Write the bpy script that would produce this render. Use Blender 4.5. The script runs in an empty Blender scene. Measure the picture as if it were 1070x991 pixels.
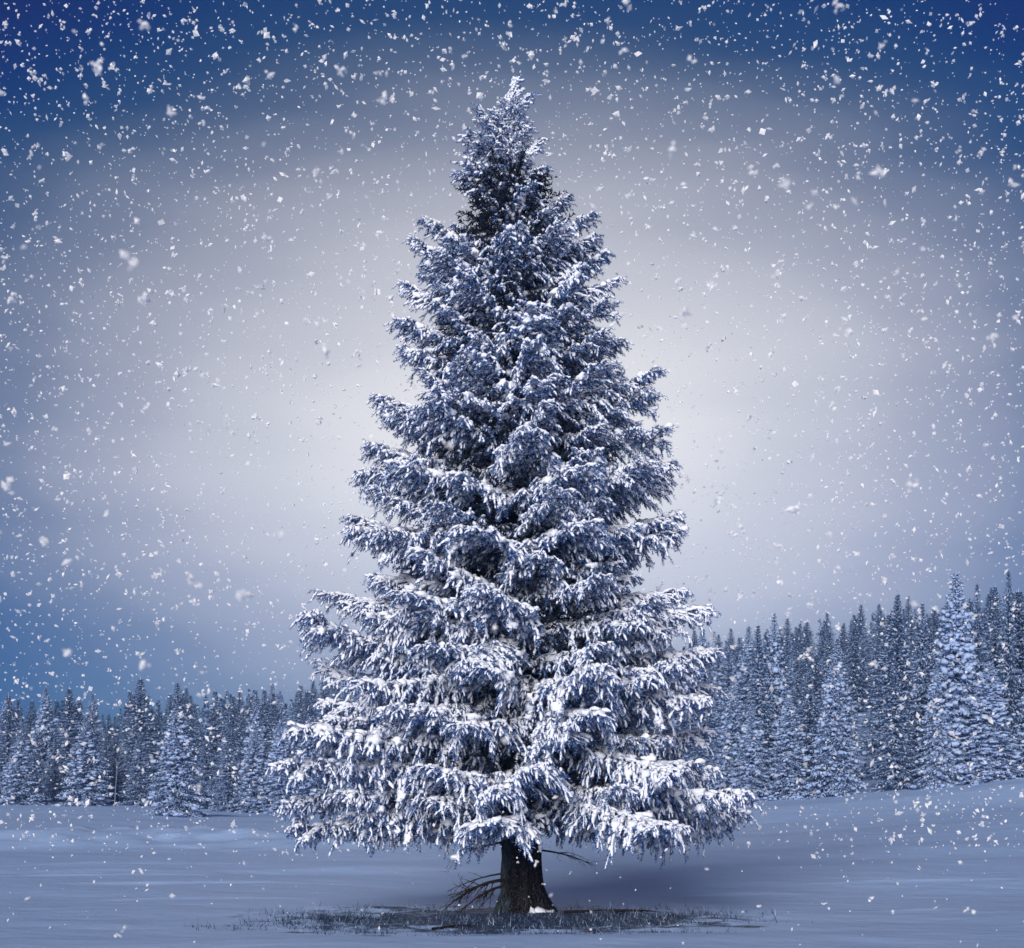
import bpy, math, random
import numpy as np
from mathutils import Vector

SC = bpy.context.scene
COL = SC.collection
rad = math.radians

# ------------------------------------------------------------------ camera
F, CX, HY = 1545.0, 535.0, 844.0          # focal length, centre column and eye level, in photo pixels
D0, CAMZ = 25.0, 1.8                      # distance to the big spruce, eye height
cd = bpy.data.cameras.new('camera')
cam = bpy.data.objects.new('camera', cd); COL.objects.link(cam)
cam.location = (0, -D0, CAMZ); cam.rotation_euler = (rad(90), 0, 0)
cd.sensor_width = 36; cd.lens = 36 * F / 1070
cd.shift_y = (HY - 495.5) / 1070
cd.clip_start = 0.1; cd.clip_end = 5000
cd.dof.use_dof = True; cd.dof.focus_distance = D0; cd.dof.aperture_fstop = 3.2
SC.camera = cam

# ------------------------------------------------------------------ sky
SUN_AZ, SUN_EL = rad(-166), rad(17.5)       # clockwise from +Y, above horizon: behind the camera, to the left
w = bpy.data.worlds.new('World'); SC.world = w; w.use_nodes = True
nt = w.node_tree; nt.nodes.clear()
def N(t, **kw):
    n = nt.nodes.new(t)
    for k, v in kw.items(): setattr(n, k, v)
    return n
def M_(op, a, b=None, c=None):
    n = N('ShaderNodeMath', operation=op)
    for i, v in enumerate((a, b, c)):
        if v is None: continue
        if isinstance(v, (int, float)): n.inputs[i].default_value = v
        else: nt.links.new(v, n.inputs[i])
    return n.outputs[0]
tc = N('ShaderNodeTexCoord'); sx = N('ShaderNodeSeparateXYZ')
nt.links.new(tc.outputs['Generated'], sx.inputs[0])
az = M_('ARCTAN2', sx.outputs[0], sx.outputs[1])
el = M_('ARCSINE', sx.outputs[2])
mp = N('ShaderNodeMapping'); mp.inputs['Scale'].default_value = (1.6, 1.6, 9)
nt.links.new(tc.outputs['Generated'], mp.inputs[0])
cn = N('ShaderNodeTexNoise'); cn.inputs['Scale'].default_value = 2.2; cn.inputs['Detail'].default_value = 3; cn.inputs['Roughness'].default_value = 0.45
nt.links.new(mp.outputs[0], cn.inputs['Vector'])
da = M_('DIVIDE', M_('SUBTRACT', az, rad(0.6)), 1.7)
de = M_('SUBTRACT', el, rad(13.8))
r = M_('SQRT', M_('ADD', M_('MULTIPLY', da, da), M_('MULTIPLY', de, de)))
r = M_('ADD', r, M_('MULTIPLY', M_('SUBTRACT', cn.outputs[0], 0.5), rad(2.6)))
ramp = N('ShaderNodeValToRGB'); ramp.color_ramp.interpolation = 'CARDINAL'
nt.links.new(M_('DIVIDE', r, rad(30)), ramp.inputs[0])
def lin(c): return [((v/255)/12.92 if v <= 10 else (((v/255)+0.055)/1.055)**2.4) for v in c] + [1]
stops = [(0.0, (244, 243, 246), 1.0), (0.09, (235, 235, 241), 1.0), (0.17, (213, 216, 227), 1.0), (0.27, (182, 187, 206), 1.0), (0.36, (138, 149, 178), 1.0),
         (0.42, (98, 118, 158), 1.0), (0.47, (56, 88, 138), 0.9), (0.52, (26, 66, 122), 0.7), (0.58, (10, 46, 110), 0.62), (0.72, (0, 0, 0), 1.0)]
BASE = (0.005, 0.034, 0.145)               # what the clear sky already gives behind the glow
er = ramp.color_ramp
while len(er.elements) < len(stops): er.elements.new(0.5)
EXPO = 0.35
for e, (p, c, q) in zip(er.elements, stops):
    e.position = p; k = lin(c); e.color = [max(0, v / 2**EXPO - q*n_) for v, n_ in zip(k[:3], BASE)] + [1]
sky = N('ShaderNodeTexSky', sky_type='NISHITA'); sky.sun_disc = False
sky.sun_elevation = SUN_EL; sky.sun_rotation = SUN_AZ; sky.altitude = 900; sky.air_density = 1.0; sky.dust_density = 0.3; sky.ozone_density = 4.0
tint = N('ShaderNodeMix', data_type='RGBA', blend_type='MULTIPLY'); tint.inputs[0].default_value = 1
nt.links.new(sky.outputs[0], tint.inputs[6]); tint.inputs[7].default_value = (0.06, 0.19, 0.44, 1)
b1 = N('ShaderNodeBackground'); b1.inputs[1].default_value = 0.05
nt.links.new(tint.outputs[2], b1.inputs[0])
b2 = N('ShaderNodeBackground'); b2.inputs[1].default_value = 1.0
nt.links.new(ramp.outputs[0], b2.inputs[0])
ad = N('ShaderNodeAddShader'); ow = N('ShaderNodeOutputWorld')
nt.links.new(b1.outputs[0], ad.inputs[0]); nt.links.new(b2.outputs[0], ad.inputs[1]); nt.links.new(ad.outputs[0], ow.inputs[0])

# ------------------------------------------------------------------ sun, exposure
sp = Vector((math.sin(SUN_AZ)*math.cos(SUN_EL), math.cos(SUN_AZ)*math.cos(SUN_EL), math.sin(SUN_EL)))
sd = bpy.data.lights.new('sun', 'SUN'); sd.energy = 3.7; sd.angle = rad(30); sd.color = (1.0, 0.90, 0.83)
sun = bpy.data.objects.new('sun', sd); COL.objects.link(sun)
sun.rotation_euler = (-sp).to_track_quat('-Z', 'Y').to_euler(); sun.location = sp * 60
SC.view_settings.view_transform = 'Standard'; SC.view_settings.look = 'None'
SC.view_settings.gamma = 1; SC.view_settings.exposure = EXPO; SC.view_settings.use_curve_mapping = False
SC.render.engine = 'CYCLES'
SC.cycles.use_denoising = True; SC.cycles.max_bounces = 6; SC.cycles.diffuse_bounces = 4
SC.cycles.glossy_bounces = 2; SC.cycles.transmission_bounces = 4; SC.cycles.volume_bounces = 1; SC.cycles.transparent_max_bounces = 12
SC.cycles.sample_clamp_indirect = 4

# ------------------------------------------------------------------ helpers
def tag(o, label=None, cat=None, group=None, kind=None):
    if label: o['label'] = label
    if cat: o['category'] = cat
    if group: o['group'] = group
    if kind: o['kind'] = kind
    return o
def link(o, parent=None):
    COL.objects.link(o)
    if parent is not None: o.parent = parent
    return o
def new_obj(name, data, parent=None): return link(bpy.data.objects.new(name, data), parent)
def tri_mesh(name, parts, mats):
    """parts: (verts n,3 ; tris m,3 ; material index ; smooth)"""
    V, T, MI, SM, off = [], [], [], [], 0
    for v, t, mi, sm in parts:
        if len(t) == 0: continue
        V.append(v); T.append(t + off); off += len(v)
        MI.append(np.full(len(t), mi, np.int32)); SM.append(np.full(len(t), sm, bool))
    V = np.concatenate(V).astype(np.float32); T = np.concatenate(T).astype(np.int32)
    me = bpy.data.meshes.new(name)
    me.vertices.add(len(V)); me.vertices.foreach_set('co', V.ravel())
    me.loops.add(T.size); me.loops.foreach_set('vertex_index', T.ravel())
    me.polygons.add(len(T)); me.polygons.foreach_set('loop_start', np.arange(0, T.size, 3, dtype=np.int32))
    me.polygons.foreach_set('material_index', np.concatenate(MI)); me.polygons.foreach_set('use_smooth', np.concatenate(SM))
    for m in mats: me.materials.append(m)
    me.update(calc_edges=True); me.validate()
    return me
def nrm(a): return a / np.maximum(np.linalg.norm(a, axis=-1, keepdims=True), 1e-9)

# ------------------------------------------------------------------ materials
def mat(name, base, rough=0.7, spec=0.3):
    m = bpy.data.materials.new(name); m.use_nodes = True
    b = m.node_tree.nodes['Principled BSDF']
    b.inputs['Base Color'].default_value = (*base, 1); b.inputs['Roughness'].default_value = rough
    b.inputs['Specular IOR Level'].default_value = spec
    return m, m.node_tree, b
def nodes(t, typ, **kw):
    n = t.nodes.new(typ)
    for k, v in kw.items():
        if k in n.inputs: n.inputs[k].default_value = v
        else: setattr(n, k, v)
    return n
def bump(t, b, src, strength, dist):
    n = nodes(t, 'ShaderNodeBump', Strength=strength, Distance=dist)
    t.links.new(src, n.inputs['Height']); t.links.new(n.outputs[0], b.inputs['Normal']); return n
def noise(t, scale, detail=4, rough=0.6, coord='Object', stretch=None):
    c = nodes(t, 'ShaderNodeTexCoord'); n = nodes(t, 'ShaderNodeTexNoise', Scale=scale, Detail=detail, Roughness=rough)
    if stretch:
        m = nodes(t, 'ShaderNodeMapping'); m.inputs['Scale'].default_value = stretch
        t.links.new(c.outputs[coord], m.inputs[0]); t.links.new(m.outputs[0], n.inputs['Vector'])
    else: t.links.new(c.outputs[coord], n.inputs['Vector'])
    return n.outputs[0]
def ramp2(t, src, stops):
    n = t.nodes.new('ShaderNodeValToRGB'); e = n.color_ramp
    while len(e.elements) < len(stops): e.elements.new(0.5)
    for x, (p, c) in zip(e.elements, stops): x.position = p; x.color = (*c, 1)
    t.links.new(src, n.inputs[0]); return n.outputs[0]

M_SNOW, t, b = mat('tree_snow', (0.77, 0.84, 0.96), 0.6, 0.25)
bump(t, b, noise(t, 38, 3), 0.5, 0.02)
M_NEEDLE, t, b = mat('frosted_needles', (0.1, 0.13, 0.15), 0.65, 0.25)
g = nodes(t, 'ShaderNodeNewGeometry')
c = ramp2(t, g.outputs['Random Per Island'], [(0.0, (0.006, 0.026, 0.10)), (0.40, (0.020, 0.070, 0.24)), (0.70, (0.085, 0.20, 0.50)), (1.0, (0.40, 0.55, 0.84))])
t.links.new(c, b.inputs['Base Color'])
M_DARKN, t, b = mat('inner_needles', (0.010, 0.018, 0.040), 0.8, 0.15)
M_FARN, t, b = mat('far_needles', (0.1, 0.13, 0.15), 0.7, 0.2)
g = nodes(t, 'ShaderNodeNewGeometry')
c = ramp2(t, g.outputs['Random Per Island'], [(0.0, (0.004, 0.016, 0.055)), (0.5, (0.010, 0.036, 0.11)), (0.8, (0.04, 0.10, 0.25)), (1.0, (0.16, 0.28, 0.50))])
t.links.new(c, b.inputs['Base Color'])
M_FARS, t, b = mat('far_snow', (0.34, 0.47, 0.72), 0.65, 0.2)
M_BARK, t, b = mat('bark', (0.05, 0.035, 0.03), 0.9, 0.15)
n1 = noise(t, 9, 6, 0.7, stretch=(1, 1, 0.35))
c1 = ramp2(t, n1, [(0.3, (0.004, 0.003, 0.004)), (0.5, (0.012, 0.009, 0.011)), (0.68, (0.040, 0.036, 0.042))])
n2 = noise(t, 2.3, 5, 0.65)
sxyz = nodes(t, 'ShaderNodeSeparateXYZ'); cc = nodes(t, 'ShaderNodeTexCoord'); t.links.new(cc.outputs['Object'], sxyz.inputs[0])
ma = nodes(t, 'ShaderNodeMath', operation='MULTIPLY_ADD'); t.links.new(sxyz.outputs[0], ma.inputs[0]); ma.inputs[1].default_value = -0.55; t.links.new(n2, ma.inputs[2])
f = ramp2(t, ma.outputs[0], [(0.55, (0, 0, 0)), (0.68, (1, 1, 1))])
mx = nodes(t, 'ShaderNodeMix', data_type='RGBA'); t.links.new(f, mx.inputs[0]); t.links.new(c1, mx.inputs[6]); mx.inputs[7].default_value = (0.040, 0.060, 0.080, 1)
n3 = noise(t, 34, 4, 0.75); f3 = ramp2(t, n3, [(0.56, (0, 0, 0)), (0.70, (1, 1, 1))])
vo = nodes(t, 'ShaderNodeTexVoronoi', feature='DISTANCE_TO_EDGE', Scale=15.0); vm = nodes(t, 'ShaderNodeMapping'); vm.inputs['Scale'].default_value = (1, 1, 0.45)
t.links.new(cc.outputs['Object'], vm.inputs[0]); t.links.new(vm.outputs[0], vo.inputs['Vector'])
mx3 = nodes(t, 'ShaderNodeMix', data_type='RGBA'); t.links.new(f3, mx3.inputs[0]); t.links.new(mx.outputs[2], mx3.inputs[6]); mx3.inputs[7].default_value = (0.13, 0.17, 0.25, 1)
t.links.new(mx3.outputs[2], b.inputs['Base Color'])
hv = nodes(t, 'ShaderNodeMath', operation='MULTIPLY_ADD'); t.links.new(vo.outputs['Distance'], hv.inputs[0]); hv.inputs[1].default_value = 3.0; t.links.new(n1, hv.inputs[2])
bump(t, b, hv.outputs[0], 1.0, 0.05)
M_TWIG, t, b = mat('twig_wood', (0.022, 0.017, 0.016), 0.9, 0.1)
M_BIRCH, t, b = mat('pale_bark', (0.16, 0.20, 0.28), 0.8, 0.1)
M_GRASS, t, b = mat('frosted_grass', (0.06, 0.06, 0.045), 0.8, 0.15)
g = nodes(t, 'ShaderNodeNewGeometry')
c = ramp2(t, g.outputs['Random Per Island'], [(0.0, (0.008, 0.015, 0.034)), (0.6, (0.024, 0.044, 0.090)), (0.85, (0.09, 0.14, 0.25)), (1.0, (0.34, 0.44, 0.62))])
t.links.new(c, b.inputs['Base Color'])
# falling snow lets light through
M_FLAKE, t, b = mat('snowflake_ice', (0.93, 0.96, 1.0), 0.5, 0.3)
tr = nodes(t, 'ShaderNodeBsdfTranslucent'); tr.inputs[0].default_value = (0.95, 0.95, 0.97, 1)
ms = nodes(t, 'ShaderNodeMixShader'); ms.inputs[0].default_value = 0.15
t.links.new(b.outputs[0], ms.inputs[1]); t.links.new(tr.outputs[0], ms.inputs[2])
tp_ = nodes(t, 'ShaderNodeBsdfTransparent'); ms2 = nodes(t, 'ShaderNodeMixShader'); gi = nodes(t, 'ShaderNodeNewGeometry')
mr = nodes(t, 'ShaderNodeMapRange'); t.links.new(gi.outputs['Random Per Island'], mr.inputs[0]); mr.inputs[3].default_value = 0.12; mr.inputs[4].default_value = 0.75
t.links.new(mr.outputs[0], ms2.inputs[0]); t.links.new(ms.outputs[0], ms2.inputs[1]); t.links.new(tp_.outputs[0], ms2.inputs[2])
t.links.new(ms2.outputs[0], t.nodes['Material Output'].inputs['Surface'])
# snow field: bare, grassy earth shows through under the big spruce
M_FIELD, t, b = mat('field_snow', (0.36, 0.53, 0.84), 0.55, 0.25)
geo = nodes(t, 'ShaderNodeNewGeometry'); sep = nodes(t, 'ShaderNodeSeparateXYZ'); t.links.new(geo.outputs['Position'], sep.inputs[0])
def tm(op, a, b_=None):
    n = nodes(t, 'ShaderNodeMath', operation=op)
    for i, v in enumerate((a, b_)):
        if v is None: continue
        if isinstance(v, (int, float)): n.inputs[i].default_value = v
        else: t.links.new(v, n.inputs[i])
    return n.outputs[0]
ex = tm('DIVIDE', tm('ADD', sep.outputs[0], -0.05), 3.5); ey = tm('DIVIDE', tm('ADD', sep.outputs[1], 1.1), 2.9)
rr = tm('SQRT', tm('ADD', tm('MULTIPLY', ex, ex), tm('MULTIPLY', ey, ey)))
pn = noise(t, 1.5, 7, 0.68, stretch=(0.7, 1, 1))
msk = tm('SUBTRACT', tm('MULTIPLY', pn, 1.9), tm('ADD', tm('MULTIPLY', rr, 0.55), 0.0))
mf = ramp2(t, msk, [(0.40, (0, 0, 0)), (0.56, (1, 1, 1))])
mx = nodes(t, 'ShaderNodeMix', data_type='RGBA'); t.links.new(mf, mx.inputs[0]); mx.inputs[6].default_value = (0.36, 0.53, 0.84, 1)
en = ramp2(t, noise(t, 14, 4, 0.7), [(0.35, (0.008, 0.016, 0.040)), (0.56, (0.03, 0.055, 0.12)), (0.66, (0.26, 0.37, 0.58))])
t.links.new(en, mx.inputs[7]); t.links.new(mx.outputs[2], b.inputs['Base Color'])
h1 = noise(t, 1.2, 5, 0.55, stretch=(0.7, 1.1, 1)); h2 = noise(t, 22, 3, 0.6); h3 = noise(t, 4.0, 4, 0.6, stretch=(0.22, 1.6, 1))
hs = tm('ADD', tm('ADD', tm('MULTIPLY', h1, 1.0), tm('MULTIPLY', h2, 0.10)), tm('MULTIPLY', h3, 0.08))
bump(t, b, hs, 0.55, 0.10)

# ------------------------------------------------------------------ terrain
PXK = [-700, 15, 100, 180, 250, 300, 540, 785, 850, 920, 1000, 1055, 1900]
EDGE_Y = [842, 841, 842, 846, 850, 852, 848, 839, 835, 828, 821, 815, 790]      # foot of the forest in the photo
EDGE_D = [140, 138, 136, 132, 128, 124, 118, 104, 100, 97, 94, 92, 85]
CREST_Y = [830, 810, 806, 800, 792, 785, 755, 727, 716, 703, 694, 684, 640]     # ground line of the wooded ridge
CREST_D = [240, 240, 240, 245, 250, 255, 270, 285, 285, 285, 285, 285, 285]
def vnoise(x, y, seed):
    xi = np.floor(x).astype(np.int64); yi = np.floor(y).astype(np.int64); fx = x - xi; fy = y - yi
    fx = fx*fx*(3-2*fx); fy = fy*fy*(3-2*fy)
    def hsh(a, b_):
        h = (a*374761393 + b_*668265263 + seed*1274126177) & 0xffffffff
        h = ((h ^ (h >> 13)) * 1274126177) & 0xffffffff
        return ((h ^ (h >> 16)) & 0xffff) / 65535.0
    return (hsh(xi, yi)*(1-fx) + hsh(xi+1, yi)*fx)*(1-fy) + (hsh(xi, yi+1)*(1-fx) + hsh(xi+1, yi+1)*fx)*fy - 0.5
def sm(a, b_, x):
    k = np.clip((x-a)/(b_-a), 0, 1); return k*k*(3-2*k)
def terrain(x, y):
    x = np.asarray(x, float); y = np.asarray(y, float)
    d = y + D0; dc = np.maximum(d, 12.0)
    px = CX + F*x/dc
    ed = np.interp(px, PXK, EDGE_D); ez = CAMZ + (HY-np.interp(px, PXK, EDGE_Y))/F*ed
    cr = np.interp(px, PXK, CREST_D); cz = CAMZ + (HY-np.interp(px, PXK, CREST_Y))/F*cr
    k1 = np.clip((d-30)/(ed-30), 0, 1); k2 = np.clip((d-ed)/(cr-ed), 0, 1)
    z = ez*k1**1.35 + (cz-ez)*k2**1.25
    z = z - 0.03*np.maximum(d-cr-15, 0)
    far = sm(35, 80, d)
    # drifts and wind crust
    z = z + 0.22*vnoise(x/13, y/7, 1)*far + 0.20*vnoise(x/6.0, y/3.6, 2) + 0.045*vnoise(x/2.0+0.3*y, y/1.1, 3) + 0.012*vnoise(x/0.5, y/0.32, 4)
    # long drift crest on the left, rough and trampled; low bank on the right
    cl = 36 + 3.0*vnoise(x/9, 0*x+3.3, 8) - 4*sm(-14, -5, x)
    wl = 1 - sm(-6, 1, x)
    z = z + 0.52*wl*np.exp(-((y-cl)/3.6)**2) + 0.26*wl*np.exp(-((y-cl)/5.5)**2)*vnoise(x/0.8, y/0.8, 11)
    z = z + 0.20*wl*np.exp(-((y-15-0.25*(x+8)+1.2*vnoise(x/4, 0*x, 13))/0.8)**2)*sm(0, 4, -x)*0.5
    wr = sm(4, 10, x)
    z = z + 0.75*wr*np.exp(-((y-47-0.1*x)/4.6)**2) - 0.25*wr*np.exp(-((y-60)/6.0)**2)
    # narrow wind ridges
    for (cx_, cy_, lx, a_) in ((-7.2, 8.5, 2.6, 0.07), (-9.5, 12, 3.0, 0.06), (5.2, 6.8, 1.2, 0.07), (7.5, 1.2, .9, 0.05), (9.5, 9.5, 2, .06), (-6, 3.4, 1.8, .05), (-11, 18, 4, .09)):
        z = z + a_*np.exp(-((y-cy_-0.08*(x-cx_)-0.1*np.sin(x*1.7))/0.16)**2)*np.exp(-((x-cx_)/lx)**2)
    # hollow round the trunk and the bank in front of it
    z = z + 0.10*vnoise(x/0.55, y/0.55, 21)*np.exp(-((x/4.2)**2 + ((y+1.0)/2.6)**2)**2) - 0.06*np.exp(-((x/3.6)**2 + ((y+0.2)/2.2)**2)**2) + 0.06*np.exp(-((y+5.2-0.16*x)/1.2)**2)*np.exp(-((x-1)/7)**2)
    return z
def tz(x, y): return float(terrain(np.array([x]), np.array([y]))[0])
def axis_pts(lim, n, dense, k):
    u = np.linspace(-1, 1, n); return dense*u + (lim-dense)*np.sign(u)*np.abs(u)**k
gx = axis_pts(520, 320, 24, 6.0)
gy = np.concatenate([np.linspace(-300, -26, 14, endpoint=False), np.linspace(-26, 12, 270, endpoint=False), np.linspace(12, 60, 150, endpoint=False), np.linspace(60, 130, 60, endpoint=False), np.linspace(130, 620, 60)])
X, Y = np.meshgrid(gx, gy); Z = terrain(X, Y)
V = np.stack([X.ravel(), Y.ravel(), Z.ravel()], 1)
nx, ny = len(gx), len(gy)
i = (np.arange(ny-1)[:, None]*nx + np.arange(nx-1)[None, :]).ravel()
T = np.concatenate([np.stack([i, i+1, i+nx+1], 1), np.stack([i, i+nx+1, i+nx], 1)])
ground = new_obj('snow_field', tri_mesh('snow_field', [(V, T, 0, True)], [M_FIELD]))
tag(ground, 'snow covered field rising to a wooded hillside', None, None, 'structure')

# ------------------------------------------------------------------ conifer building blocks
rng = np.random.default_rng(7)
def needle_tris(p0, p1, per_m, nl, hw, kmin=5, fwd=0.55):
    L = np.linalg.norm(p1-p0, axis=1); k = np.maximum((L*per_m).astype(int), kmin)
    ix = np.repeat(np.arange(len(p0)), k); u = rng.random(len(ix))[:, None]
    ax = nrm(p1-p0)[ix]; pos = p0[ix] + u*(p1-p0)[ix]
    rd = nrm(np.cross(ax, rng.normal(size=(len(ix), 3))))
    dr = nrm(ax*fwd + rd*0.85); ln = nl*(0.65+0.6*rng.random((len(ix), 1)))*(1-0.35*u)
    bs = nrm(np.cross(dr, rng.normal(size=(len(ix), 3))))*hw
    v = np.stack([pos-bs, pos+bs, pos+dr*ln], 1).reshape(-1, 3)
    return v, np.arange(len(v)).reshape(-1, 3)
def snow_tubes(p0, p1, r, sides=5, prof=(0.45, 1.0, 0.95, 0.55), lift=0.5, flat=0.85):
    n = len(p0); ax = nrm(p1-p0); up = np.tile([0, 0, 1.0], (n, 1))
    sd_ = np.cross(ax, up); bad = np.linalg.norm(sd_, axis=1) < 1e-3; sd_[bad] = [1, 0, 0]; sd_ = nrm(sd_); up2 = np.cross(sd_, ax)
    m = len(prof); us = np.linspace(0.0, 0.97, m); vs = []
    a0 = rng.random(n)*6.28
    for j in range(m):
        c = p0 + us[j]*(p1-p0) + np.array([0, 0, 1])*(r*lift)[:, None] + rng.normal(size=(n, 3))*(r*0.18)[:, None]
        for s in range(sides):
            a = a0 + 2*math.pi*s/sides; rj = r*prof[j]*(0.55+0.9*rng.random(n))
            vs.append(c + sd_*(np.cos(a)*rj)[:, None] + up2*(np.sin(a)*rj*flat)[:, None])
    tipv = p1 + np.array([0, 0, 1])*(r*lift)[:, None]; vs.append(tipv); vs.append(p0 + np.array([0, 0, 1])*(r*lift)[:, None])
    v = np.stack(vs, 1)
    fs = []
    for j in range(m-1):
        for s in range(sides):
            a, b_, c, d = j*sides+s, j*sides+(s+1) % sides, (j+1)*sides+s, (j+1)*sides+(s+1) % sides
            fs += [(a, b_, d), (a, d, c)]
    for s in range(sides):
        fs.append(((m-1)*sides+s, (m-1)*sides+(s+1) % sides, m*sides)); fs.append(((s+1) % sides, s, m*sides+1))
    fs = np.array(fs); per = v.shape[1]
    return v.reshape(-1, 3), (np.arange(n)[:, None, None]*per + fs[None]).reshape(-1, 3)
def ico():
    import bmesh
    bm = bmesh.new(); bmesh.ops.create_icosphere(bm, subdivisions=2, radius=1)
    v = np.array([x.co[:] for x in bm.verts]); f = np.array([[x.index for x in q.verts] for q in bm.faces]); bm.free(); return v, f
ICO_V, ICO_F = ico()
def lumps(c, r, stretch=(1.25, 1.0, 0.62), rough=0.3):
    n = len(c)
    if n == 0: return np.zeros((0, 3)), np.zeros((0, 3), int)
    off = rng.random((n, 3))*20; v = np.zeros((n, len(ICO_V), 3))
    for q in range(n):
        p = ICO_V*1.7 + off[q]
        d = np.sin(p[:, 0]*2.1+p[:, 1]*1.3)*np.sin(p[:, 1]*2.7+p[:, 2])*np.sin(p[:, 2]*2.3+p[:, 0]*1.1)
        s = np.array(stretch)*(0.8+0.4*rng.random(3)); a = rng.random()*6.28
        w_ = ICO_V*(1+rough*1.6*d[:, None] + rough*0.5*rng.normal(size=(len(ICO_V), 1))*0.6)*s*r[q]
        v[q] = np.stack([w_[:, 0]*math.cos(a)-w_[:, 1]*math.sin(a), w_[:, 0]*math.sin(a)+w_[:, 1]*math.cos(a), w_[:, 2]], 1) + c[q]
    return v.reshape(-1, 3), (np.arange(n)[:, None, None]*len(ICO_V) + ICO_F[None]).reshape(-1, 3)
def wood(p0, p1, r0, r1, sides=5):
    n = len(p0); ax = nrm(p1-p0); s1 = nrm(np.cross(ax, rng.normal(size=(n, 3)))); s2 = np.cross(ax, s1); vs = []
    for (p, r) in ((p0, r0), (p1, r1)):
        for s in range(sides):
            a = 2*math.pi*s/sides; vs.append(p + s1*(math.cos(a)*r)[:, None] + s2*(math.sin(a)*r)[:, None])
    v = np.stack(vs, 1); fs = []
    for s in range(sides):
        a, b_ = s, (s+1) % sides; fs += [(a, b_, b_+sides), (a, b_+sides, a+sides)]
    return v.reshape(-1, 3), (np.arange(n)[:, None, None]*2*sides + np.array(fs)[None]).reshape(-1, 3)

def bough_skeleton(L, sec_gap, ter_gap, sec_max, ter_len, hang, lift):
    """axis, secondary branches and hanging twigs of one bough pointing along +X"""
    ax, sec, twg = [], [], []
    def A(t): return np.array([L*t, 0.05*L*math.sin(3*t+ph)*t, L*(lift*t - (hang+lift*0.6)*t*t + hang*0.75*t**3)])
    ph = rng.random()*6
    n = 14
    for k in range(n): ax.append((A(k/n), A((k+1)/n), k/n))
    t = 0.10; side = 1
    while t < 0.995:
        p = A(t); d0 = nrm((A(min(t+.03, 1.03))-p)); side = -side
        ln = min(sec_max, 0.50*L*(1-t)**0.72 + 0.09 + 0.03*L)*(0.65+0.5*rng.random())*min(1, 0.45+2.2*t)
        an = rad(68-34*t)+rng.normal()*0.16
        cs, sn = math.cos(an), math.sin(an)*side
        d = nrm(np.array([d0[0]*cs-d0[1]*sn, d0[0]*sn+d0[1]*cs, d0[2]*cs + 0.10 + rng.normal()*0.12]))
        m = max(2, int(ln/0.16)); q = p.copy(); st = ln/m; acc = 0; s2 = 1
        for k in range(m):
            dz = -(0.10+0.34*(k/m))*(0.6+0.8*rng.random())*min(1.4, 0.35+ln)
            d = nrm(d + np.array([0.05, 0, dz*1.15])); q2 = q + d*st
            sec.append((q, q2, k/m, ln)); acc += st
            while acc > ter_gap:
                acc -= ter_gap*(0.7+0.6*rng.random()); s2 = -s2
                u = rng.random(); b0 = q + (q2-q)*u
                a2 = rad(48)+rng.normal()*0.25; c2, n2 = math.cos(a2), math.sin(a2)*s2
                e = np.array([d[0]*c2-d[1]*n2, d[0]*n2+d[1]*c2, d[2]*c2 - 0.25 - 0.75*rng.random()*min(1, .3+ln)])
                e = nrm(e); tl = ter_len*(0.45+0.8*rng.random())
                mid = b0 + e*tl*0.5; e2 = nrm(e + np.array([0, 0, -0.55]))
                twg.append((b0, mid, 0.0, ln)); twg.append((mid, mid+e2*tl*0.55, 0.5, ln))
            q = q2
        t += sec_gap/L*(0.7+0.6*rng.random())
    return ax, sec, twg
def arr(S): return np.array([s[0] for s in S]), np.array([s[1] for s in S])
def hero_bough(L):
    ax, sec, twg = bough_skeleton(L, 0.056, 0.045, 0.72, 0.17, 0.30, 0.16)
    P = []
    a0, a1 = arr(ax); t0 = np.array([s[2] for s in ax]); r = 0.010+0.030*(L/3)*(1-t0)
    P.append((*wood(a0, a1, r, r*0.93), 2, True))
    s0, s1 = arr(sec); P.append((*wood(s0, s1, np.full(len(s0), .006), np.full(len(s0), .004), 3), 2, True))
    w0, w1 = arr(twg)
    P.append((*needle_tris(np.concatenate([s0, w0, a0[7:]]), np.concatenate([s1, w1, a1[7:]]), 200, 0.050, 0.0060), 0, False))
    # rime and snow along the twigs, mostly on their upper side
    d = nrm(w1-w0); keep = rng.random(len(w0)) < (0.92+0.42*d[:, 2]); q = keep.nonzero()[0]
    P.append((*snow_tubes(w0[q], w1[q], 0.010+0.018*rng.random(len(q))**1.5), 1, True))
    keep = rng.random(len(s0)) < 0.85; q = keep.nonzero()[0]
    P.append((*snow_tubes(s0[q], s1[q], 0.014+0.022*rng.random(len(q))), 1, True))
    P.append((*snow_tubes(a0[1:], a1[1:], 0.03+0.025*rng.random(len(a0)-1)), 1, True))
    # loaf-like loads lying on the upper twigs
    k = int(len(s0)*0.42); q = rng.choice(len(s0), k, replace=False)
    c = s0[q]+(s1[q]-s0[q])*rng.random((k, 1)) + np.array([0, 0, 0.022])
    P.append((*lumps(c, 0.018+0.008*min(1, L)+0.058*min(1, L/2.2)*rng.random(k)**2.2, (1.25, 1.0, 0.62), 0.42), 1, True))
    return tri_mesh('bough', P, [M_NEEDLE, M_SNOW, M_TWIG])

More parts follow.
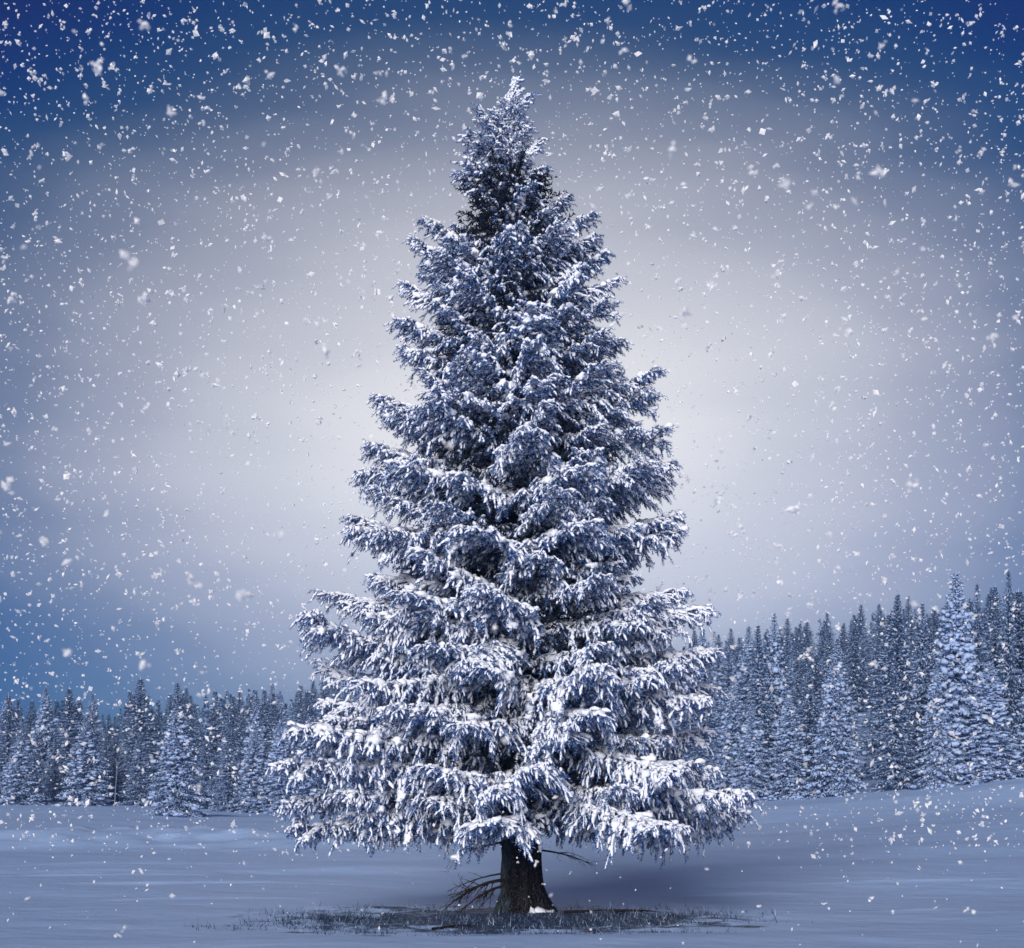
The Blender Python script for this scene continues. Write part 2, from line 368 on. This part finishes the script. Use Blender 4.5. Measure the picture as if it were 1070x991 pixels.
# ------------------------------------------------------------------ the big spruce
TX, TY, TZ = 0.16, 0.0, tz(0.16, 0.0)
PXM = D0/F
root = bpy.data.objects.new('spruce_tree', None); COL.objects.link(root); root.location = (TX, TY, TZ)
tag(root, 'tall snow-laden spruce standing alone in the middle of the field', 'tree')
H = 14.05
def lean(z): return -0.15*(z/H)
def trunk_mesh():
    na, zs = 40, np.concatenate([np.linspace(-0.35, 1.6, 34), np.linspace(1.75, 13.7, 26)])
    V = []
    for z in zs:
        r = 0.335*(1-max(z, 0)/14.2)**0.9 + 0.01
        for k in range(na):
            a = 2*math.pi*k/na
            fl = 0.0
            if z < 0.75:
                s = ((0.75-z)/1.0)**2.2
                fl = s*(0.13+0.42*max(0, math.cos(a-rad(-12)))**3 + 0.16*max(0, math.cos(a-rad(-95)))**6 + 0.14*max(0, math.cos(a-rad(-160)))**6 + 0.22*max(0, math.cos(a-rad(80)))**4)
            rg = 0.018*math.sin(a*9+1.3*math.sin(z*2.2)) + 0.012*math.sin(a*17+z*3.0+2*math.sin(z*5)) + 0.014*math.sin(z*9+a*4)*math.sin(a*6)
            q = r + fl + (rg if z < 3 else 0)
            V.append((lean(z)+q*math.cos(a), q*math.sin(a), z))
    V = np.array(V); m = len(zs)
    T = []
    for j in range(m-1):
        for k in range(na):
            a, b_, c, d = j*na+k, j*na+(k+1) % na, (j+1)*na+k, (j+1)*na+(k+1) % na
            T += [(a, b_, d), (a, d, c)]
    return tri_mesh('trunk', [(V, np.array(T), 0, True)], [M_BARK])
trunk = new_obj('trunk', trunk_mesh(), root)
# snow plastered against the foot of the trunk
c = np.array([[0.20, -0.46, -0.02], [0.36, -0.40, 0.0], [0.48, -0.3, -0.06]])
new_obj('snow', tri_mesh('trunk_snow', [(*lumps(c, np.array([.15, .12, .13]), (1.4, .8, .8), .5), 0, True)], [M_SNOW]), trunk)
# dead lower branch reaching down to the ground on the left, and stubs
def dead_branch(start, end, thick, seed, nside, sag, fl=1.0):
    fv = np.array([1, 1, fl])
    r_ = np.random.default_rng(seed); P0, P1, R0, R1 = [], [], [], []
    st, en = np.array(start, float), np.array(end, float); n = 12; L = np.linalg.norm(en-st)
    def C(t): return st + (en-st)*t + np.array([0, 0.06*math.sin(5*t+seed), sag*math.sin(math.pi*t)])
    for k in range(n):
        t0, t1 = k/n, (k+1)/n; P0.append(C(t0)); P1.append(C(t1)); R0.append(thick*(1-.8*t0)); R1.append(thick*(1-.8*t1))
    for k in range(nside):
        t = 0.15+0.8*r_.random(); q = C(t); d = nrm((en-st)/L + fv*r_.normal(size=3)*0.42 + np.array([0, 0, -0.1])); ln = L*(0.25+0.4*r_.random())*(1.1-t*.6)
        rr_ = thick*0.42*(1-.6*t); m = 5
        for j in range(m):
            q2 = q + d*ln/m; P0.append(q); P1.append(q2); R0.append(rr_*(1-j/m*.8)); R1.append(rr_*(1-(j+1)/m*.8))
            if r_.random() < 0.75:
                e = nrm(d + fv*r_.normal(size=3)*0.6); P0.append(q2); P1.append(q2+e*ln*0.22); R0.append(rr_*.45); R1.append(rr_*.2)
            d = nrm(d + fv*r_.normal(size=3)*0.2 + np.array([0, 0, -0.06])); q = q2
    return tri_mesh('dead_branch', [(*wood(np.array(P0), np.array(P1), np.array(R0), np.array(R1), 5), 0, True)], [M_TWIG])
def dead(s, e, th, seed, k, sag): return new_obj('dead_branch', dead_branch(s, e, th, seed, k, sag), root)
dead((-0.26, -0.15, 0.56), (-1.30, -0.45, 0.06), 0.034, 3, 26, 0.12)
dead((-0.27, -0.12, 0.46), (-1.05, -0.30, 0.0), 0.028, 5, 20, 0.08)
dead((-0.25, 0.05, 0.66), (-1.25, -0.1, 0.36), 0.018, 8, 7, 0.05)
dead((0.25, 0.2, 1.05), (1.3, 0.7, 0.75), 0.02, 12, 7, 0.05)
dead((-0.2, 0.25, 1.2), (-1.3, 0.9, 0.85), 0.02, 14, 7, 0.04)

# outline of the crown in the photo: row, leftmost column, rightmost column
OUT = [(90, 533, 537), (110, 510, 560), (150, 498, 568), (180, 485, 575), (215, 472, 600), (240, 456, 624), (265, 441, 640), (300, 428, 650), (350, 422, 648), (375, 424, 655),
       (410, 396, 689), (440, 400, 686), (470, 388, 700), (490, 376, 712), (530, 366, 715), (560, 366, 717), (600, 346, 712), (625, 333, 722), (655, 326, 744), (690, 334, 756),
       (720, 334, 757), (760, 318, 752), (800, 302, 757), (830, 304, 770), (860, 300, 782), (885, 306, 780), (960, 310, 776)]
oy = np.array([o[0] for o in OUT], float); OZ = (957-oy)*PXM
ol = (545-np.array([o[1] for o in OUT]))*PXM; orr = (np.array([o[2] for o in OUT])-545)*PXM
def reach(z, az_):
    """how far the crown reaches at height z towards azimuth az_ (0 = +X)"""
    L_ = np.interp(z, OZ[::-1], ol[::-1]); R_ = np.interp(z, OZ[::-1], orr[::-1]); k = 0.5+0.5*math.cos(az_)
    return L_*(1-k) + R_*k
core = bpy.data.meshes.new('core')
p0, p1 = [], []
for k in range(3600):
    z = 1.5+11.0*rng.random()**1.25; a = rng.random()*6.28; R_ = reach(z, a)*(0.12+0.40*rng.random()); d = nrm(np.array([math.cos(a), math.sin(a), 0.1+rng.normal()*.4]))
    q = np.array([lean(z)+R_*math.cos(a), R_*math.sin(a), z]); p0.append(q); p1.append(q+d*(.25+.25*rng.random()))
p0, p1 = np.array(p0), np.array(p1)
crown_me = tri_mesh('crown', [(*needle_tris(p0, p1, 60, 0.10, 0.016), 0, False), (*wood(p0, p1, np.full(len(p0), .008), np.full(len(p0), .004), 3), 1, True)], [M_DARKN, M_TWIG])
crown = new_obj('crown', crown_me, root)
bpy.data.meshes.remove(core)
CLASSES = [(0.45, 4), (0.8, 4), (1.35, 4), (2.1, 4), (2.9, 4), (3.6, 4)]
BM = {L: [hero_bough(L) for _ in range(n)] for L, n in CLASSES}
def tip_of(me_L):  # end of the axis in the bough's own frame
    h, l = 0.30, 0.16
    return np.array([me_L, 0, me_L*(l-(h+l*0.6)+h*0.75)])
def put_bough(az_, tip_r, tip_z, pitch):
    """bough whose tip lies tip_r out from the trunk line at height tip_z"""
    za = tip_z - math.tan(pitch)*tip_r; za = min(max(za, 1.25), 13.6)
    dr, dz = tip_r - lean(za)*math.cos(az_)*0 , tip_z - za
    ln = math.hypot(dr, dz); L = min(BM, key=lambda q: abs(math.log(q/ln))); tip = tip_of(L)
    s = ln/np.linalg.norm(tip); pt = math.atan2(dz, dr) - math.atan2(tip[2], tip[0])
    o = new_obj('bough', BM[L][rng.integers(len(BM[L]))], crown)
    o.location = (lean(za), 0, za); o.rotation_euler = (rng.normal()*0.22, -pt, az_)
    o.scale = (s, s*(0.85+0.35*rng.random())*(1 if rng.random() < .5 else -1), s*(0.9+0.25*rng.random() + (0.35 if tip_z < 5 else 0.12)*rng.random()))
def pitch_at(z): return rad(rng.normal()*4.5 + float(np.interp(z, [1.0, 2.5, 5, 8, 11, 13, 14], [-7, -2, 6, 15, 27, 42, 60])))
# boughs that make the outline, tip by tip
for side, tips in ((math.pi, [(484, 181), (497, 152), (508, 118), (441, 262), (455, 238), (428, 297), (422, 350), (424, 376), (395, 413), (412, 440), (388, 474), (375, 498), (365, 538), (372, 566), (332, 622), (326, 660), (336, 700), (334, 738), (312, 772), (300, 806), (302, 842), (304, 868)]),
                   (0.0, [(560, 104), (572, 150), (576, 180), (602, 214), (626, 238), (641, 266), (651, 298), (646, 338), (655, 370), (690, 405), (686, 430), (701, 460), (712, 488), (716, 536), (718, 560), (722, 618), (746, 640), (757, 682), (757, 720), (752, 764), (760, 806), (772, 832), (783, 856)])):
    for (px, py) in tips:
        z = (957-py)*PXM; R_ = abs(px-545)*PXM; a = side + rng.normal()*0.22
        put_bough(a, R_*0.955/max(math.cos(a-side), .9), z, pitch_at(z)*(0.85+.3*rng.random()))
# whorls filling the crown
z = 1.55; wh = 0
while z < 13.75:
    R0 = reach(z, 1.57); nb = 11 if z < 5 else (9 if z < 9 else (7 if z < 11.6 else 4)); a0 = wh*2.4
    for k in range(nb):
        a = a0 + 6.283*k/nb + rng.normal()*0.16
        zz = z + rng.normal()*0.12
        if zz > 13.8: continue
        put_bough(a, max(0.12, reach(zz, a)*((0.64+0.28*rng.random()) if zz < 11.6 else (0.35+0.55*rng.random()))), zz, pitch_at(zz)*(0.8+.4*rng.random()))
    z += np.interp(z, [1.5, 6, 10, 14], [0.44, 0.48, 0.44, 0.34]); wh += 1
# leader
for k in range(6):
    put_bough(k*1.05, 0.02+0.035*k, 14.05-0.12*k, rad(78-4*k))

# ------------------------------------------------------------------ forest spruces
def far_crown(seed, Ht, R, taper, droop, snow, ndl=1.0):
    global rng
    keep_rng = rng; rng = np.random.default_rng(seed)
    p0, p1, rs = [], [], []
    z = 0.05*Ht
    while z < 0.985*Ht:
        f_ = z/Ht; rr_ = R*(1-f_)**taper*(0.85+0.3*rng.random()) + 0.04
        nb = int(6+5*(1-f_)); a0 = rng.random()*6.28
        for k in range(nb):
            a = a0 + 6.283*k/nb + rng.normal()*0.2; L = rr_*(0.72+0.42*rng.random()); ca, sa = math.cos(a), math.sin(a)
            pit = math.tan(rad(np.interp(f_, [0, .5, 1], [-10, 4, 40])+rng.normal()*6))
            def C(t): return np.array([ca*L*t, sa*L*t, z + pit*L*t - droop*L*(t*t-0.6*t**3)])
            m = max(3, int(L/0.26)); g_ = 0
            for j in range(m):
                q0, q1 = C(j/m), C((j+1)/m); p0.append(q0); p1.append(q1); rs.append((0.06+0.05*rng.random())*min(1, .25+rr_))
                for s in (-1, 1):
                    ln = min(0.62, 0.03+0.46*L*(1-j/m)**.8)*(0.6+.6*rng.random())
                    an = a + s*rad(58-20*j/m); b0 = q0+(q1-q0)*rng.random(); e = np.array([math.cos(an), math.sin(an), -0.25-0.5*rng.random()])
                    e = nrm(e); p0.append(b0); p1.append(b0+e*ln); rs.append((0.035+0.05*rng.random())*min(1, .25+rr_))
        z += np.interp(f_, [0, .6, 1], [0.40, 0.34, 0.20])
    p0.append(np.array([0, 0, Ht*.95])); p1.append(np.array([0, 0, Ht])); rs.append(.05)
    p0, p1, rs = np.array(p0), np.array(p1), np.array(rs)
    hi = p0[:, 2] > 0.86*Ht
    P = [(*needle_tris(p0[~hi], p1[~hi], 15*ndl, 0.20, 0.026, 4), 0, False), (*needle_tris(p0[hi], p1[hi], 22*ndl, 0.10, 0.022, 4), 0, False)]
    q = (rng.random(len(p0)) < snow).nonzero()[0]
    P.append((*snow_tubes(p0[q], p1[q], rs[q], 4, (0.6, 1.0, 0.55), 0.45, 0.6), 1, True))
    if snow > 0.6:
        q = rng.choice(len(p0), int(len(p0)*(0.10 if snow < .9 else .22)), replace=False); P.append((*lumps(p1[q]+[0, 0, .05], (0.10+0.16*rng.random(len(q))**2)*np.clip((Ht-p1[q][:, 2])/3, .3, 1), (1.2, 1, .7), .35), 1, True))
    rng = keep_rng
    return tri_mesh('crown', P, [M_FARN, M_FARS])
def far_trunk(Ht):
    n, zs = 8, np.array([-0.6, 0, 0.2*Ht, 0.6*Ht, 0.97*Ht]); rr_ = np.array([.26, .2, .16, .09, .015])*(Ht/13)
    V = np.array([(r_*math.cos(6.283*k/n), r_*math.sin(6.283*k/n), z_) for z_, r_ in zip(zs, rr_) for k in range(n)]); T = []
    for j in range(4):
        for k in range(n):
            a, b_, c, d = j*n+k, j*n+(k+1) % n, (j+1)*n+k, (j+1)*n+(k+1) % n; T += [(a, b_, d), (a, d, c)]
    return tri_mesh('trunk', [(V, np.array(T), 0, True)], [M_TWIG])
VAR = {'broad': (21, 12.0, 3.5, 0.95, 0.35, 0.66), 'full': (22, 13.0, 3.2, 0.95, 0.45, 0.62), 'dark': (23, 13.0, 2.9, 1.0, 0.30, 0.34),
       'clumpy': (24, 14.0, 2.8, 0.75, 0.55, 0.95), 'spire': (25, 14.0, 2.3, 0.90, 0.40, 0.45), 'thin': (26, 13.0, 2.5, 1.0, 0.25, 0.50)}
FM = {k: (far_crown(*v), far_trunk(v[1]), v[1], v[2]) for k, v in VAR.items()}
def far_tree(var, x, y, height, halfw, label, group):
    cm, tm_, Hv, Rv = FM[var]
    o = bpy.data.objects.new('spruce_tree', None); COL.objects.link(o); o.location = (x, y, tz(x, y)-0.05)
    s = height/Hv; sw = halfw/Rv; o.scale = (sw, sw, s); o.rotation_euler = (0, 0, rng.random()*6.28)
    tag(o, label, 'tree', group)
    new_obj('trunk', tm_, o); new_obj('crown', cm, o)
    return o
taken = []
def edge_tree(px, y_top, hw_px, dd, var, label, group='spruces along the forest edge'):
    d = float(np.interp(px, PXK, EDGE_D)) + dd; x = (px-CX)/F*d; y = d-D0; z = tz(x, y)
    far_tree(var, x, y, CAMZ+(HY-y_top)/F*d - z, hw_px/F*d, label, group); taken.append((x, y))
LEFT = [(-30, 770, 30, 3, 'full'), (22, 764, 33, 2, 'broad', 'broad snowy spruce at the left end of the far forest edge'), (58, 770, 24, 10, 'dark'),
        (90, 748, 35, 2, 'full', 'full spruce at the left forest edge, left of the lone tree with bare trunk foot'), (120, 766, 26, 9, 'dark'), (147, 760, 25, 6, 'thin'),
        (185, 733, 40, -22, 'broad', 'broad spruce set forward of the left forest edge, dark trunk foot showing'), (216, 765, 24, 6, 'dark'), (240, 752, 27, 3, 'thin', 'snowy spruce just right of the forward broad spruce at the left edge'),
        (266, 757, 29, 4, 'full', 'full snowy spruce at the left edge between forward tree and big spruce'), (294, 752, 27, 5, 'clumpy', 'snow clumped spruce at forest edge close left of the big spruce'), (322, 745, 26, 4, 'full'), (350, 742, 28, 6, 'dark'), (380, 750, 28, 5, 'full')]
RIGHT = [(700, 730, 30, 5, 'full'), (735, 728, 30, 6, 'dark'), (766, 706, 30, 5, 'full'), (786, 732, 30, 1, 'broad', 'low broad spruce at forest edge close right of the big spruce'), (792, 650, 30, 9, 'spire'), (809, 637, 32, 12, 'full', 'tall pointed spruce behind the low ones right of the big spruce'),
         (824, 720, 32, 2, 'full', 'mid-height snowy spruce second along the right forest edge'), (846, 690, 28, 10, 'dark'), (871, 684, 37, 2, 'broad', 'pale broad spruce with pointed top beside the snowy gap'),
         (936, 690, 32, 3, 'dark', 'dark low spruce right of the snowy gap in the forest'), (964, 626, 30, 8, 'thin', 'tall thin spruce left of the tallest snow clumped one'), (978, 690, 26, 2, 'full'),
         (999, 595, 40, 4, 'clumpy', 'tallest spruce on the right, heavy with round snow clumps'), (1021, 606, 28, 14, 'dark', 'dark pointed spruce just right of the tallest clumped one'), (1040, 609, 26, 18, 'spire'), (1034, 690, 36, 3, 'clumpy', 'snow clumped spruce at the right picture edge below the dark spires'), (1054, 592, 28, 15, 'dark', 'darkest tall spire at the right picture edge'),
         (1085, 640, 34, 4, 'full'), (1120, 600, 36, 10, 'dark'), (1160, 620, 36, 5, 'full'), (1200, 590, 40, 8, 'dark')]
for row, side in ((LEFT, 'left'), (RIGHT, 'right')):
    for e in row:
        edge_tree(*e[:5], e[5] if len(e) > 5 else 'snowy spruce filling the %s forest edge between taller neighbours' % side, 'spruces along the %s forest edge' % side)
# the wood behind, tree by tree up the hillside
cnt = 0; tries = 0
LOOK = {'dark': 'dark thinly snowed spruce', 'spire': 'narrow spire-like spruce', 'thin': 'slender snowy spruce', 'full': 'full snowy spruce'}
while cnt < 255 and tries < 20000:
    tries += 1
    px = -60 + 1190*rng.random(); ed = float(np.interp(px, PXK, EDGE_D)); cr = float(np.interp(px, PXK, CREST_D))
    d = ed + 8 + (cr-ed)*rng.random()**0.7; x = (px-CX)/F*d; y = d-D0
    if 884 < px < 915 and d < 190: continue                              # the snowy gap
    if 360 < px < 715 and rng.random() < 0.88: continue                  # out of sight behind the big spruce
    ms_ = 3.9 if d < 200 else 4.3
    if any((x-a)**2+(y-b_)**2 < ms_**2 for a, b_ in taken): continue
    taken.append((x, y)); cnt += 1
    var = ['dark', 'spire', 'thin', 'full', 'dark', 'spire'][rng.integers(6)]; h = 10.5+4.5*rng.random()
    if px < 400: h *= 0.85
    far_tree(var, x, y, h, h*(0.23+0.08*rng.random()), '%s %s the wooded %s' % (LOOK[var], 'near the foot of' if d < ed+30 else ('halfway up' if d < ed+0.72*(cr-ed) else 'along the skyline of'), 'low ridge at left' if px < 500 else 'hillside at right'), 'spruces in the wood on the %s' % ('left' if px < 500 else 'right'))
# the rest of the wood, too far and dense to tell one tree from the next
def wood_mass():
    PN, PS = [], []
    n = 0
    while n < 330:
        px = -60 + 1190*rng.random() if n < 200 else (-60 - 420*rng.random() if rng.random() < .45 else 1130 + 520*rng.random()); ed = float(np.interp(px, PXK, EDGE_D)); cr = float(np.interp(px, PXK, CREST_D))
        d = ed + 0.45*(cr-ed) + (0.55*(cr-ed)+14)*rng.random() if n < 200 else ed + 3 + (cr-ed)*rng.random()**1.4
        if 884 < px < 915 and d < 190: continue
        x = (px-CX)/F*d; y = d-D0
        if any((x-a)**2+(y-b_)**2 < 3.0**2 for a, b_ in taken): continue
        taken.append((x, y)); n += 1; h = (10.0+3.5*rng.random())*(0.88 if px < 400 else 1.0); R_ = h*(0.20+0.06*rng.random()); k = 135
        f_ = 0.04+0.95*rng.random(k)**0.9; a = rng.random(k)*6.283; L = R_*(1-f_)*(0.7+.4*rng.random(k))+0.03; u = 0.35+0.5*rng.random(k)
        o_ = np.array([x, y, tz(x, y)]); p0 = np.stack([np.cos(a)*L*u, np.sin(a)*L*u, f_*h], 1); p1 = np.stack([np.cos(a)*L, np.sin(a)*L, f_*h-0.25*L+0.06], 1)
        PN.append((p0+o_, p1+o_)); PS.append(L)
    p0 = np.concatenate([q[0] for q in PN]); p1 = np.concatenate([q[1] for q in PN]); L = np.concatenate(PS)
    m = rng.random(len(p0)) < 0.45
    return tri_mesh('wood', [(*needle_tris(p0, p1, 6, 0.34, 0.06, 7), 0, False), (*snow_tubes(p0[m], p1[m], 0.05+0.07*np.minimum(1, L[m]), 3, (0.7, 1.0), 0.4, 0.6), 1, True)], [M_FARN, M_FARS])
tag(new_obj('wood', wood_mass()), 'dense mass of snowy spruces closing the wooded ridge behind', 'wood', None, 'stuff')
# bare pale sapling at the left edge
def sapling(px, dd, hgt):
    d = float(np.interp(px, PXK, EDGE_D))+dd; x = (px-CX)/F*d; y = d-D0
    P0, P1, R0, R1 = [], [], [], []; r_ = np.random.default_rng(5)
    def C(t): return np.array([0.9*t*t, 0, hgt*t])
    for k in range(10): P0.append(C(k/10)); P1.append(C((k+1)/10)); R0.append(.055*(1-k/11)); R1.append(.055*(1-(k+1)/11))
    for k in range(26):
        t_ = .35+.62*r_.random(); q = C(t_); dr = nrm(np.array([r_.normal(), r_.normal(), 1.2])); ln = 1.6*(1.15-t_)
        P0.append(q); P1.append(q+dr*ln); R0.append(.035); R1.append(.012)
    o = new_obj('bare_sapling', tri_mesh('bare_sapling', [(*wood(np.array(P0), np.array(P1), np.array(R0), np.array(R1), 5), 0, True)], [M_BIRCH]))
    o.location = (x, y, tz(x, y)-.05); tag(o, 'thin pale leafless sapling in front of the left forest edge', 'sapling')
sapling(120, -1.5, 6.5)

# ------------------------------------------------------------------ ground litter under the spruce
def on_ground(px, py):
    d = CAMZ*F/(py-HY)
    for _ in range(6): x, y = (px-CX)/F*d, d-D0; d = (CAMZ-tz(x, y))*F/(py-HY)
    return (px-CX)/F*d, d-D0
bl = []
PATCH = [(325, 962, .5, .35, 500), (360, 960, .6, .35, 700), (395, 966, .5, .3, 600), (440, 966, .6, .25, 450), (480, 960, .5, .4, 500), (520, 972, .6, .2, 350), (600, 962, .6, .4, 700), (650, 958, .8, .5, 800), (700, 958, .7, .4, 600), (740, 960, .5, .25, 300), (620, 970, .6, .2, 350), (680, 968, .5, .2, 300), (560, 970, .5, .2, 250), (225, 968, .3, .15, 90), (255, 972, .25, .12, 70), (780, 955, .3, .2, 80), (340, 970, .5, .3, 500), (385, 975, .4, .2, 350), (470, 976, .6, .2, 300), (600, 976, .7, .2, 350), (670, 974, .6, .25, 350), (310, 957, .35, .3, 250), (725, 952, .6, .5, 300), (590, 950, .7, .5, 400), (420, 952, .7, .5, 400), (348, 963, .28, .16, 900), (388, 962, .25, .14, 700), (316, 966, .2, .12, 400), (640, 963, .4, .2, 700), (700, 960, .3, .15, 500)]
for (px, py, sx_, sy_, n) in PATCH:
    x0, y0 = on_ground(px, py)
    x = x0+rng.normal(size=n)*sx_; y = y0+rng.normal(size=n)*sy_; ok = (x-TX)**2+y**2 > 0.5**2; x, y = x[ok], y[ok]; n = len(x)
    b0 = np.stack([x, y, terrain(x, y)-0.015], 1); cl_ = vnoise(x/0.22, y/0.22, 31)+0.5; h = 0.03+0.34*cl_**2.5*rng.random(n)
    dr = np.stack([rng.normal(size=n)*.6, rng.normal(size=n)*.6, np.ones(n)], 1); tp = b0+nrm(dr)*h[:, None]
    sd_ = nrm(np.stack([rng.normal(size=n), rng.normal(size=n), np.zeros(n)], 1))*0.007
    bl.append((np.stack([b0-sd_, b0+sd_, tp], 1).reshape(-1, 3), np.arange(3*n).reshape(-1, 3), 0, False))
tag(new_obj('grass', tri_mesh('grass', bl, [M_GRASS])), 'frosted dead grass poking through thin snow under the big spruce', 'grass', None, 'stuff')
def stick(px0, py0, px1, py1, th, seed, label):
    x0, y0 = on_ground(px0, py0); x1, y1 = on_ground(px1, py1)
    me = dead_branch((0, 0, th), (x1-x0, y1-y0, tz(x1, y1)-tz(x0, y0)+th), th, seed, 5, 0.02, 0.25)
    o = new_obj('fallen_branch', me); o.location = (x0, y0, tz(x0, y0)); tag(o, label, 'branch', 'fallen branches under the big spruce')
stick(590, 956, 655, 953, 0.025, 21, 'bare fallen branch on the ground just right of the trunk')
stick(640, 958, 690, 955, 0.030, 22, 'thicker fallen branch farther right under the spruce')
stick(452, 972, 500, 966, 0.022, 23, 'fallen branch in front of the dead limbs left of the trunk')
# ------------------------------------------------------------------ falling snow
OCT_V = np.array([[1, 0, 0], [-1, 0, 0], [0, 1, 0], [0, -1, 0], [0, 0, 1], [0, 0, -1]], float)
OCT_F = np.array([[0, 2, 4], [2, 1, 4], [1, 3, 4], [3, 0, 4], [2, 0, 5], [1, 2, 5], [3, 1, 5], [0, 3, 5]])
def flakes(c, r, k=1):
    n = len(c); vs, fs = [], []
    for j in range(k):
        A_ = rng.normal(size=(n, 3, 3)); q, _ = np.linalg.qr(A_)
        s = np.stack([0.7+0.4*rng.random(n), 0.45+0.4*rng.random(n), 0.35+0.3*rng.random(n)], 1)
        v = (OCT_V[None]*s[:, None, :]*(0.7+.6*rng.random((n, 6, 1)))) @ q
        v = v*r[:, None, None]*(1 if j == 0 else 0.75) + c[:, None, :] + (0 if j == 0 else 1)*rng.normal(size=(n, 1, 3))*r[:, None, None]*0.55
        vs.append(v.reshape(-1, 3)); fs.append((np.arange(n)[:, None, None]*6+OCT_F[None]).reshape(-1, 3)+j*n*6)
    return np.concatenate(vs), np.concatenate(fs)
def project(c): 
    d = c[:, 1]+D0; return CX+F*c[:, 0]/d, HY-F*(c[:, 2]-CAMZ)/d, d
def box_pts(n, lo, hi): return np.array(lo)+(np.array(hi)-np.array(lo))*rng.random((n, 3))
near = box_pts(8000, (-13, -21, 0.3), (13, -5.0, 13)); back = box_pts(30000, (-28, 4.6, 0.6), (28, 29, 33))
side_ = box_pts(3800, (-16, -5, 0.4), (16, 4.6, 19)); side_ = side_[np.abs(side_[:, 0]) > 5.0]
pn_ = np.concatenate([near, back, side_])
rn_ = np.concatenate([0.008+0.018*rng.random(len(near))**2, 0.028+0.080*rng.random(len(back))**3, 0.016+0.035*rng.random(len(side_))**2])
ok = pn_[:, 2] > terrain(pn_[:, 0], pn_[:, 1])+0.15
big = rng.random(len(ok)) < 0.22; rn_ = rn_*np.where(big, 1.12, 1.0)
fall = new_obj('falling_snow', tri_mesh('falling_snow', [(*flakes(pn_[ok & big], rn_[ok & big], 3), 0, False), (*flakes(pn_[ok & ~big], rn_[ok & ~big]), 0, False)], [M_FLAKE]))
tag(fall, 'countless small white snowflakes falling through the whole air', 'snowfall', None, 'stuff')
FLM = [tri_mesh('snowflake', [(*flakes(np.zeros((1, 3)), np.array([1.0]), 5), 0, False)], [M_FLAKE]) for _ in range(8)]
m = 0
while m < 140:
    d = 4.0+6.5*rng.random()**0.6; px, py = rng.random()*1070, rng.random()*980
    L_ = 545-np.interp((957-py)*PXM, OZ[::-1], ol[::-1])/PXM; R_ = 545+np.interp((957-py)*PXM, OZ[::-1], orr[::-1])/PXM
    if (py > 80 and L_-12 < px < R_+12 or py > 700) and rng.random() < 0.9: continue
    o = new_obj('snowflake', FLM[rng.integers(8)]); o.location = ((px-CX)/F*d, d-D0, CAMZ+(HY-py)/F*d)
    s = 0.014+0.015*rng.random()**2; o.scale = (s, s, s); o.rotation_euler = tuple(rng.random(3)*6.28)
    tag(o, 'large fluffy white snowflake drifting through the near air', 'snowflake', 'large snowflakes close by'); m += 1

# ------------------------------------------------------------------ haze
HAZE = 0.0004
me = tri_mesh('haze', [(np.array([(x, y, z) for x in (-560, 560) for y in (-340, 660) for z in (-45, 64)], float),
      np.array([(0, 1, 3), (0, 3, 2), (4, 6, 7), (4, 7, 5), (0, 4, 5), (0, 5, 1), (2, 3, 7), (2, 7, 6), (0, 2, 6), (0, 6, 4), (1, 5, 7), (1, 7, 3)]), 0, False)], [])
mh = bpy.data.materials.new('haze'); mh.use_nodes = True; th = mh.node_tree; th.nodes.clear()
pv = th.nodes.new('ShaderNodeVolumePrincipled'); pv.inputs['Color'].default_value = (0.40, 0.62, 1.0, 1); pv.inputs['Density'].default_value = HAZE; pv.inputs['Anisotropy'].default_value = 0.0
oh = th.nodes.new('ShaderNodeOutputMaterial'); th.links.new(pv.outputs[0], oh.inputs['Volume'])
me.materials.append(mh)
tag(new_obj('haze', me), 'thin bluish winter haze lying over field and forest', 'haze', None, 'stuff')
